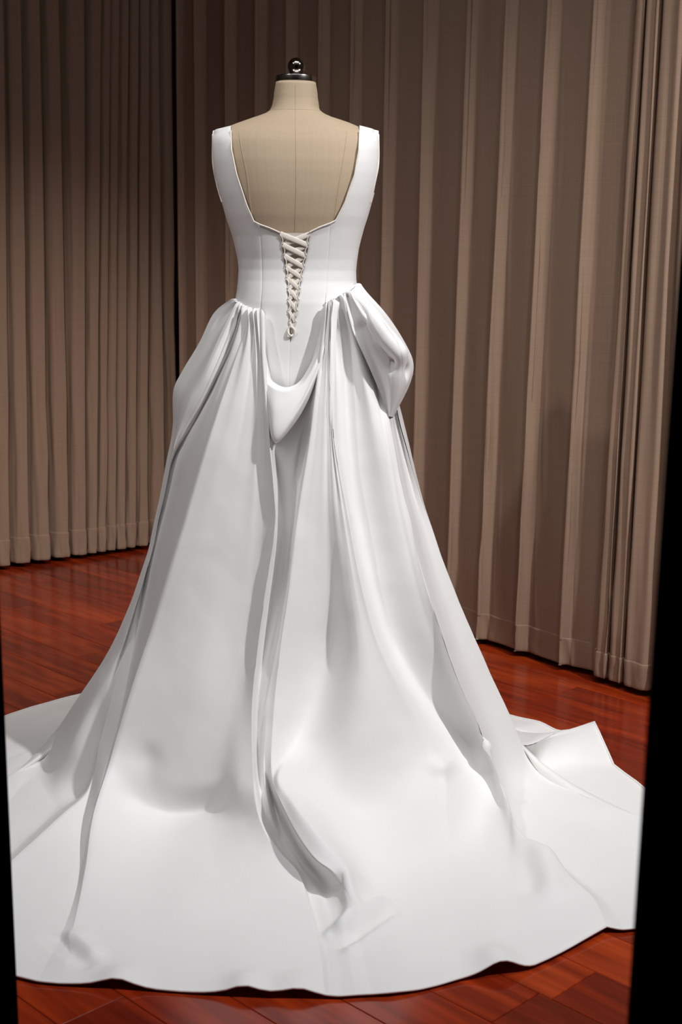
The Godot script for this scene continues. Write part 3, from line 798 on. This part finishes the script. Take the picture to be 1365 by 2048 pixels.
	var front_ribs: Array = [skirt_ribs[skirt_ribs.size() - 1]]
	front_ribs.append(rib([0.03, 1.05, -2.88, 0.13, 0.78, -2.93, 0.2, 0.5, -2.97, 0.3, 0.22, -2.97, 0.4, 0.02, -2.93, 0.486, 0.008, -2.756, 0.572, 0.006, -2.728, 0.665, 0.006, -2.664], false))
	front_ribs.append(rib([0.03, 1.05, -2.9, 0.13, 0.78, -2.97, 0.2, 0.5, -3.03, 0.3, 0.2, -3.05, 0.39, 0.02, -2.99, 0.449, 0.006, -2.852, 0.528, 0.006, -2.849, 0.617, 0.006, -2.855], true))
	front_ribs.append(rib([0.025, 1.05, -2.92, 0.13, 0.78, -3, 0.2, 0.5, -3.06, 0.28, 0.2, -3.1, 0.403, 0.06, -2.841, 0.486, 0.07, -2.88, 0.598, 0.055, -3.001], true))
	front_ribs.append(rib([0.02, 1.05, -2.93, 0.12, 0.78, -3.03, 0.18, 0.5, -3.1, 0.26, 0.2, -3.16, 0.36, 0.01, -3.17, 0.481, 0.006, -3.023, 0.532, 0.008, -3.063], false))
	front_ribs.append(rib([0.01, 1.05, -2.95, 0.1, 0.78, -3.07, 0.16, 0.5, -3.16, 0.22, 0.2, -3.22, 0.3, 0.01, -3.2, 0.423, 0.01, -3.081, 0.488, 0.012, -3.113], false))
	front_ribs.append(rib([0, 1.05, -2.96, 0.08, 0.78, -3.1, 0.12, 0.5, -3.2, 0.16, 0.2, -3.26, 0.22, 0.01, -3.24, 0.382, 0.006, -3.143, 0.423, 0.006, -3.177], false))
	front_ribs.append(rib([-0.03, 1.05, -2.97, 0.02, 0.78, -3.13, 0.04, 0.5, -3.24, 0.06, 0.2, -3.3, 0.1, 0.01, -3.3, 0.232, 0.006, -3.287, 0.288, 0.006, -3.348], false))
	front_ribs.append(rib([-0.1, 1.05, -2.98, -0.1, 0.78, -3.14, -0.12, 0.5, -3.26, -0.14, 0.2, -3.32, -0.14, 0.01, -3.34, -0.153, 0.006, -3.351, -0.17, 0.006, -3.425], false))
	front_ribs.append(rib([-0.16, 1.05, -2.97, -0.22, 0.78, -3.1, -0.28, 0.5, -3.2, -0.34, 0.2, -3.26, -0.38, 0.01, -3.28, -0.46, 0.006, -3.319, -0.516, 0.006, -3.394], false))
	front_ribs.append(rib([-0.2, 1.04, -2.95, -0.3, 0.78, -3.04, -0.36, 0.5, -3.1, -0.44, 0.2, -3.14, -0.5, 0.01, -3.16, -0.625, 0.006, -3.234, -0.662, 0.006, -3.291], false))
	front_ribs.append(rib([-0.21, 1.04, -2.93, -0.33, 0.78, -3, -0.38, 0.5, -3.04, -0.47, 0.2, -3.07, -0.55, 0.01, -3.07, -0.7, 0.006, -3.175, -0.74, 0.006, -3.211], false))
	front_ribs.append(rib([-0.215, 1.03, -2.92, -0.335, 0.78, -2.98, -0.385, 0.5, -3, -0.48, 0.2, -3.02, -0.57, 0.015, -3.02, -0.753, 0.005, -3.086, -0.815, 0.006, -3.116], false))
	front_ribs.append(rib([-0.22, 1.03, -2.91, -0.34, 0.8, -2.96, -0.39, 0.5, -2.97, -0.485, 0.2, -2.97, -0.58, 0.02, -2.97, -0.742, 0.005, -2.936, -0.9, 0.006, -2.928], false))
	front_ribs.append(rib([-0.22, 1.03, -2.89, -0.345, 0.8, -2.95, -0.39, 0.5, -2.94, -0.49, 0.22, -2.93, -0.6, 0.02, -2.95, -0.715, 0.006, -2.872, -0.864, 0.006, -2.694], true))
	front_ribs.append(skirt_ribs[0])
	var front := displaced(loft(front_ribs, 120, 8))
	add.call("skirt_panel", grid_mesh(front), M.satin, "front skirt panel with its hem on the floor")
	var hem := PackedVector3Array()
	for c in range(0, back.size(), 2):
		hem.append(back[c][rows] + Vector3(0, 0.001, 0))
	for c in range(0, front.size(), 2):
		hem.append(front[c][120] + Vector3(0, 0.001, 0))
	add.call("hem", tube(hem, 0.0022, 8, 1.0, Vector3.UP), M.satin)

	# ---- the draped cowl below the basque, and the puff at the right hip
	var cowl_curves: Array = []
	cowl_curves.append(rib([-0.168, 0.985, -2.806, -0.161, 0.925, -2.792, -0.152, 0.873, -2.779, -0.136, 0.857, -2.774, -0.114, 0.851, -2.772, -0.09, 0.862, -2.774, -0.068, 0.896, -2.783, -0.05, 0.939, -2.793, -0.037, 1.003, -2.804], false))
	cowl_curves.append(rib([-0.169, 1.001, -2.791, -0.164, 0.927, -2.767, -0.155, 0.866, -2.744, -0.137, 0.853, -2.729, -0.112, 0.849, -2.723, -0.084, 0.86, -2.729, -0.061, 0.894, -2.746, -0.045, 0.939, -2.766, -0.033, 1.02, -2.793], true))
	cowl_curves.append(rib([-0.168, 0.986, -2.787, -0.161, 0.907, -2.76, -0.152, 0.829, -2.727, -0.136, 0.804, -2.703, -0.116, 0.806, -2.701, -0.086, 0.832, -2.711, -0.059, 0.885, -2.739, -0.042, 0.934, -2.764, -0.031, 1.019, -2.791], false))
	cowl_curves.append(rib([-0.168, 0.966, -2.782, -0.159, 0.882, -2.752, -0.148, 0.782, -2.713, -0.136, 0.751, -2.69, -0.119, 0.765, -2.688, -0.084, 0.818, -2.702, -0.054, 0.88, -2.734, -0.038, 0.936, -2.763, -0.029, 1.018, -2.79], false))
	cowl_curves.append(rib([-0.168, 0.946, -2.782, -0.159, 0.861, -2.758, -0.147, 0.76, -2.728, -0.135, 0.742, -2.714, -0.118, 0.755, -2.717, -0.081, 0.806, -2.732, -0.052, 0.872, -2.754, -0.036, 0.931, -2.773, -0.028, 1.017, -2.794], true))
	cowl_curves.append(rib([-0.168, 0.935, -2.796, -0.159, 0.854, -2.784, -0.149, 0.761, -2.777, -0.137, 0.743, -2.776, -0.121, 0.755, -2.779, -0.083, 0.805, -2.781, -0.052, 0.873, -2.783, -0.037, 0.932, -2.789, -0.028, 1.017, -2.802], false))
	add.call("cowl_drape", grid_mesh(loft(cowl_curves, 60, 12)), M.satin)
	var puff_ribs: Array = []
	puff_ribs.append(rib([0, 1.041, -2.8, 0.019, 0.969, -2.785, 0.047, 0.908, -2.778, 0.075, 0.847, -2.778, 0.095, 0.793, -2.785], false))
	puff_ribs.append(rib([0.006, 1.043, -2.8, 0.036, 0.971, -2.785, 0.063, 0.906, -2.78, 0.085, 0.845, -2.782, 0.096, 0.792, -2.787], false))
	puff_ribs.append(rib([0.012, 1.045, -2.8, 0.058, 0.978, -2.766, 0.089, 0.916, -2.755, 0.101, 0.851, -2.762, 0.099, 0.792, -2.78], false))
	puff_ribs.append(rib([0.018, 1.049, -2.82, 0.078, 0.985, -2.76, 0.117, 0.928, -2.75, 0.123, 0.868, -2.76, 0.103, 0.791, -2.785], false))
	puff_ribs.append(rib([0.022, 1.053, -2.84, 0.088, 0.988, -2.805, 0.133, 0.922, -2.792, 0.137, 0.866, -2.8, 0.104, 0.789, -2.8], false))
	puff_ribs.append(rib([0.024, 1.058, -2.86, 0.093, 0.992, -2.87, 0.145, 0.911, -2.87, 0.148, 0.868, -2.87, 0.108, 0.785, -2.83], false))
	puff_ribs.append(rib([0.024, 1.056, -2.9, 0.084, 0.986, -2.94, 0.124, 0.904, -2.95, 0.127, 0.859, -2.93, 0.106, 0.786, -2.86], false))
	var puff := loft(puff_ribs, 90, 18)
	pleated(puff, 0, puff.size() - 1, 5.0, 0.009, 0.09, 1.1)
	add.call("hip_puff", grid_mesh(displaced(puff)), M.satin)

	# ---- bodice
	var left := panel([-0.276, 1.361, -0.274, 1.299, -0.267, 1.259, -0.255, 1.223, -0.242, 1.188, -0.228, 1.147, -0.219, 1.106, -0.218, 1.08, -0.221, 1.049, -0.23, 1.016], [-0.235, 1.37, -0.227, 1.305, -0.213, 1.252, -0.199, 1.215, -0.185, 1.184, -0.173, 1.178, -0.17, 1.127, -0.169, 1.082, -0.169, 1.046, -0.171, 1.006], 0.005, 90, 30)
	var right := panel([0.028, 1.374, 0.025, 1.309, 0.015, 1.263, 0, 1.223, -0.018, 1.188, -0.03, 1.182, -0.032, 1.129, -0.035, 1.083, -0.036, 1.048, -0.038, 1.022], [0.068, 1.365, 0.068, 1.303, 0.061, 1.263, 0.054, 1.227, 0.043, 1.191, 0.031, 1.15, 0.025, 1.109, 0.022, 1.083, 0.024, 1.062, 0.027, 1.046], 0.005, 90, 30)
	for side in [left, right]:
		var upper: Array = []
		var lower: Array = []
		for col in side:
			var strap := PackedVector3Array()
			var p: Vector3 = col[0]
			var r := ring(p.y)
			# over the shoulder and down the chest
			for k in 9:
				var y := lerpf(1.2, p.y, k / 8.0)
				var rr := ring(y)
				var t := minf(absf(p.x - r[0]) / (r[1] + 0.005), 0.96)
				strap.append(Vector3(rr[0] + signf(p.x - r[0]) * t * (rr[1] + 0.005) if k < 8 else p.x, y, rr[2] - (rr[3] + 0.012) * pow(1.0 - pow(t, POWER), 1.0 / POWER)))
			var first := strap[strap.size() - 1]
			for k in range(1, 10):
				var a := PI * k / 10.0
				var mid := (first + p) / 2.0
				strap.append(Vector3(p.x, p.y + 0.009 * sin(a), mid.z - (mid.z - first.z) * cos(a)))
			strap.append_array(col.slice(0, 41))
			upper.append(strap)
			lower.append(col.slice(40))
		add.call("shoulder_strap", grid_mesh(upper), M.satin)
		add.call("bodice_panel", grid_mesh(lower), M.satin)
	add.call("bodice_panel", grid_mesh(panel([-0.173, 1.178, -0.17, 1.127, -0.169, 1.082, -0.169, 1.046, -0.17, 1.009, -0.166, 0.944, -0.161, 0.883, -0.158, 0.82], [-0.131, 1.162, -0.126, 1.128, -0.12, 1.082, -0.114, 1.027, -0.111, 0.987, -0.109, 0.936, -0.111, 0.884, -0.11, 0.822], 0.005, 80, 20)), M.satin)
	add.call("bodice_panel", grid_mesh(panel([-0.071, 1.164, -0.075, 1.128, -0.085, 1.083, -0.093, 1.027, -0.1, 0.977, -0.11, 0.936, -0.112, 0.884, -0.112, 0.822], [-0.03, 1.182, -0.032, 1.129, -0.035, 1.083, -0.036, 1.048, -0.039, 1.018, -0.05, 0.936, -0.066, 0.885, -0.078, 0.822], 0.005, 80, 20)), M.satin)
	var wrap: Array = []
	for c in 61:
		var ang := lerpf(deg_to_rad(24.0), deg_to_rad(-204.0), c / 60.0)
		var dip := 0.03 * pow(cos(ang), 2.0)
		var col := PackedVector3Array()
		for j in 41:
			col.append(body_point(ang, lerpf(1.235 + dip * 0.4, 0.99, j / 40.0), 0.0035))
		wrap.append(col)
	add.call("bodice_front", grid_mesh(wrap), M.satin)
	for e in [[-0.234, 1.364, -2.838, -0.231, 1.325, -2.819, -0.22, 1.276, -2.81, -0.199, 1.215, -2.806, -0.185, 1.184, -2.808, -0.173, 1.178, -2.805, -0.152, 1.171, -2.801, -0.131, 1.162, -2.8], [0.028, 1.368, -2.844, 0.027, 1.329, -2.82, 0.019, 1.279, -2.81, 0, 1.223, -2.806, -0.018, 1.188, -2.806, -0.03, 1.182, -2.803, -0.051, 1.174, -2.8, -0.071, 1.164, -2.799]]:
		add.call("neckline_piping", tube(resample(triples(e), 60, false), 0.0016, 8), M.ribbon)
	for e in [[-0.276, 1.361, -2.893, -0.274, 1.299, -2.876, -0.267, 1.259, -2.884, -0.255, 1.223, -2.866], [0.068, 1.365, -2.893, 0.068, 1.303, -2.865, 0.061, 1.263, -2.86, 0.054, 1.227, -2.865]]:
		add.call("armhole_piping", tube(resample(triples(e), 30), 0.0016, 8), M.ribbon)
	for e in [[-0.23, 1.022, -2.857, -0.22, 1.018, -2.838, -0.206, 1.011, -2.822, -0.189, 1.007, -2.81, -0.17, 1.008, -2.801], [-0.037, 1.022, -2.799, -0.027, 1.028, -2.804, -0.008, 1.036, -2.815, 0.008, 1.045, -2.83, 0.025, 1.057, -2.856]]:
		add.call("waist_seam", tube(resample(triples(e), 40), 0.0022, 8), M.satin)

	# ---- lacing
	add.call("modesty_panel", grid_mesh(panel([-0.136, 1.162, -0.124, 1.082, -0.118, 1.027, -0.115, 0.946], [-0.067, 1.162, -0.081, 1.083, -0.089, 1.027, -0.1, 0.946], 0.0015, 30, 12, false)), M.lining)
	var ll := triples([-0.131, 1.16, -2.803, -0.126, 1.138, -2.807, -0.123, 1.116, -2.811, -0.119, 1.093, -2.812, -0.117, 1.071, -2.81, -0.114, 1.049, -2.805, -0.113, 1.027, -2.799, -0.112, 1.005, -2.796, -0.11, 0.983, -2.795, -0.11, 0.964, -2.794])
	var lr := triples([-0.071, 1.16, -2.803, -0.075, 1.138, -2.807, -0.079, 1.116, -2.81, -0.083, 1.094, -2.812, -0.087, 1.072, -2.81, -0.091, 1.049, -2.804, -0.093, 1.027, -2.799, -0.096, 1.005, -2.796, -0.099, 0.983, -2.795, -0.104, 0.964, -2.794])
	for i in ll.size() - 1:
		for way in 2:
			var a := ll[i] if way == 0 else lr[i]
			var b := lr[i + 1] if way == 0 else ll[i + 1]
			var p := PackedVector3Array()
			for k in 9:
				var q := a.lerp(b, k / 8.0)
				q.z = back_z(q.x, q.y, 0.0062 if way == 0 else 0.0042)
				p.append(q)
			var wide := lerpf(0.0052, 0.0032, i / 9.0)
			add.call("lacing_ribbon", tube(p, wide, 10, 0.22), M.ribbon)
	for e in [ll, lr]:
		for i in e.size() - 1:
			var p := PackedVector3Array()
			var d := (e[i + 1] - e[i]) as Vector3
			var inward := Vector3(1, 0, 0) if e == ll else Vector3(-1, 0, 0)
			for k in 9:
				var t := k / 8.0
				p.append(e[i] + d * (0.08 + 0.84 * t) + inward * (0.0035 * sin(PI * t) - 0.001) + Vector3(0, 0, 0.003))
			add.call("lacing_loop", tube(p, 0.0011, 6), M.ribbon)
	var knot := PackedVector3Array()
	for k in 25:
		var a := TAU * k / 24.0
		knot.append(ll[9].lerp(lr[9], 0.5) + Vector3(0.006 * sin(a), 0.009 * cos(a), 0.005 + 0.002 * sin(2.0 * a)))
	add.call("ribbon_knot", tube(knot, 0.0024, 8), M.ribbon)
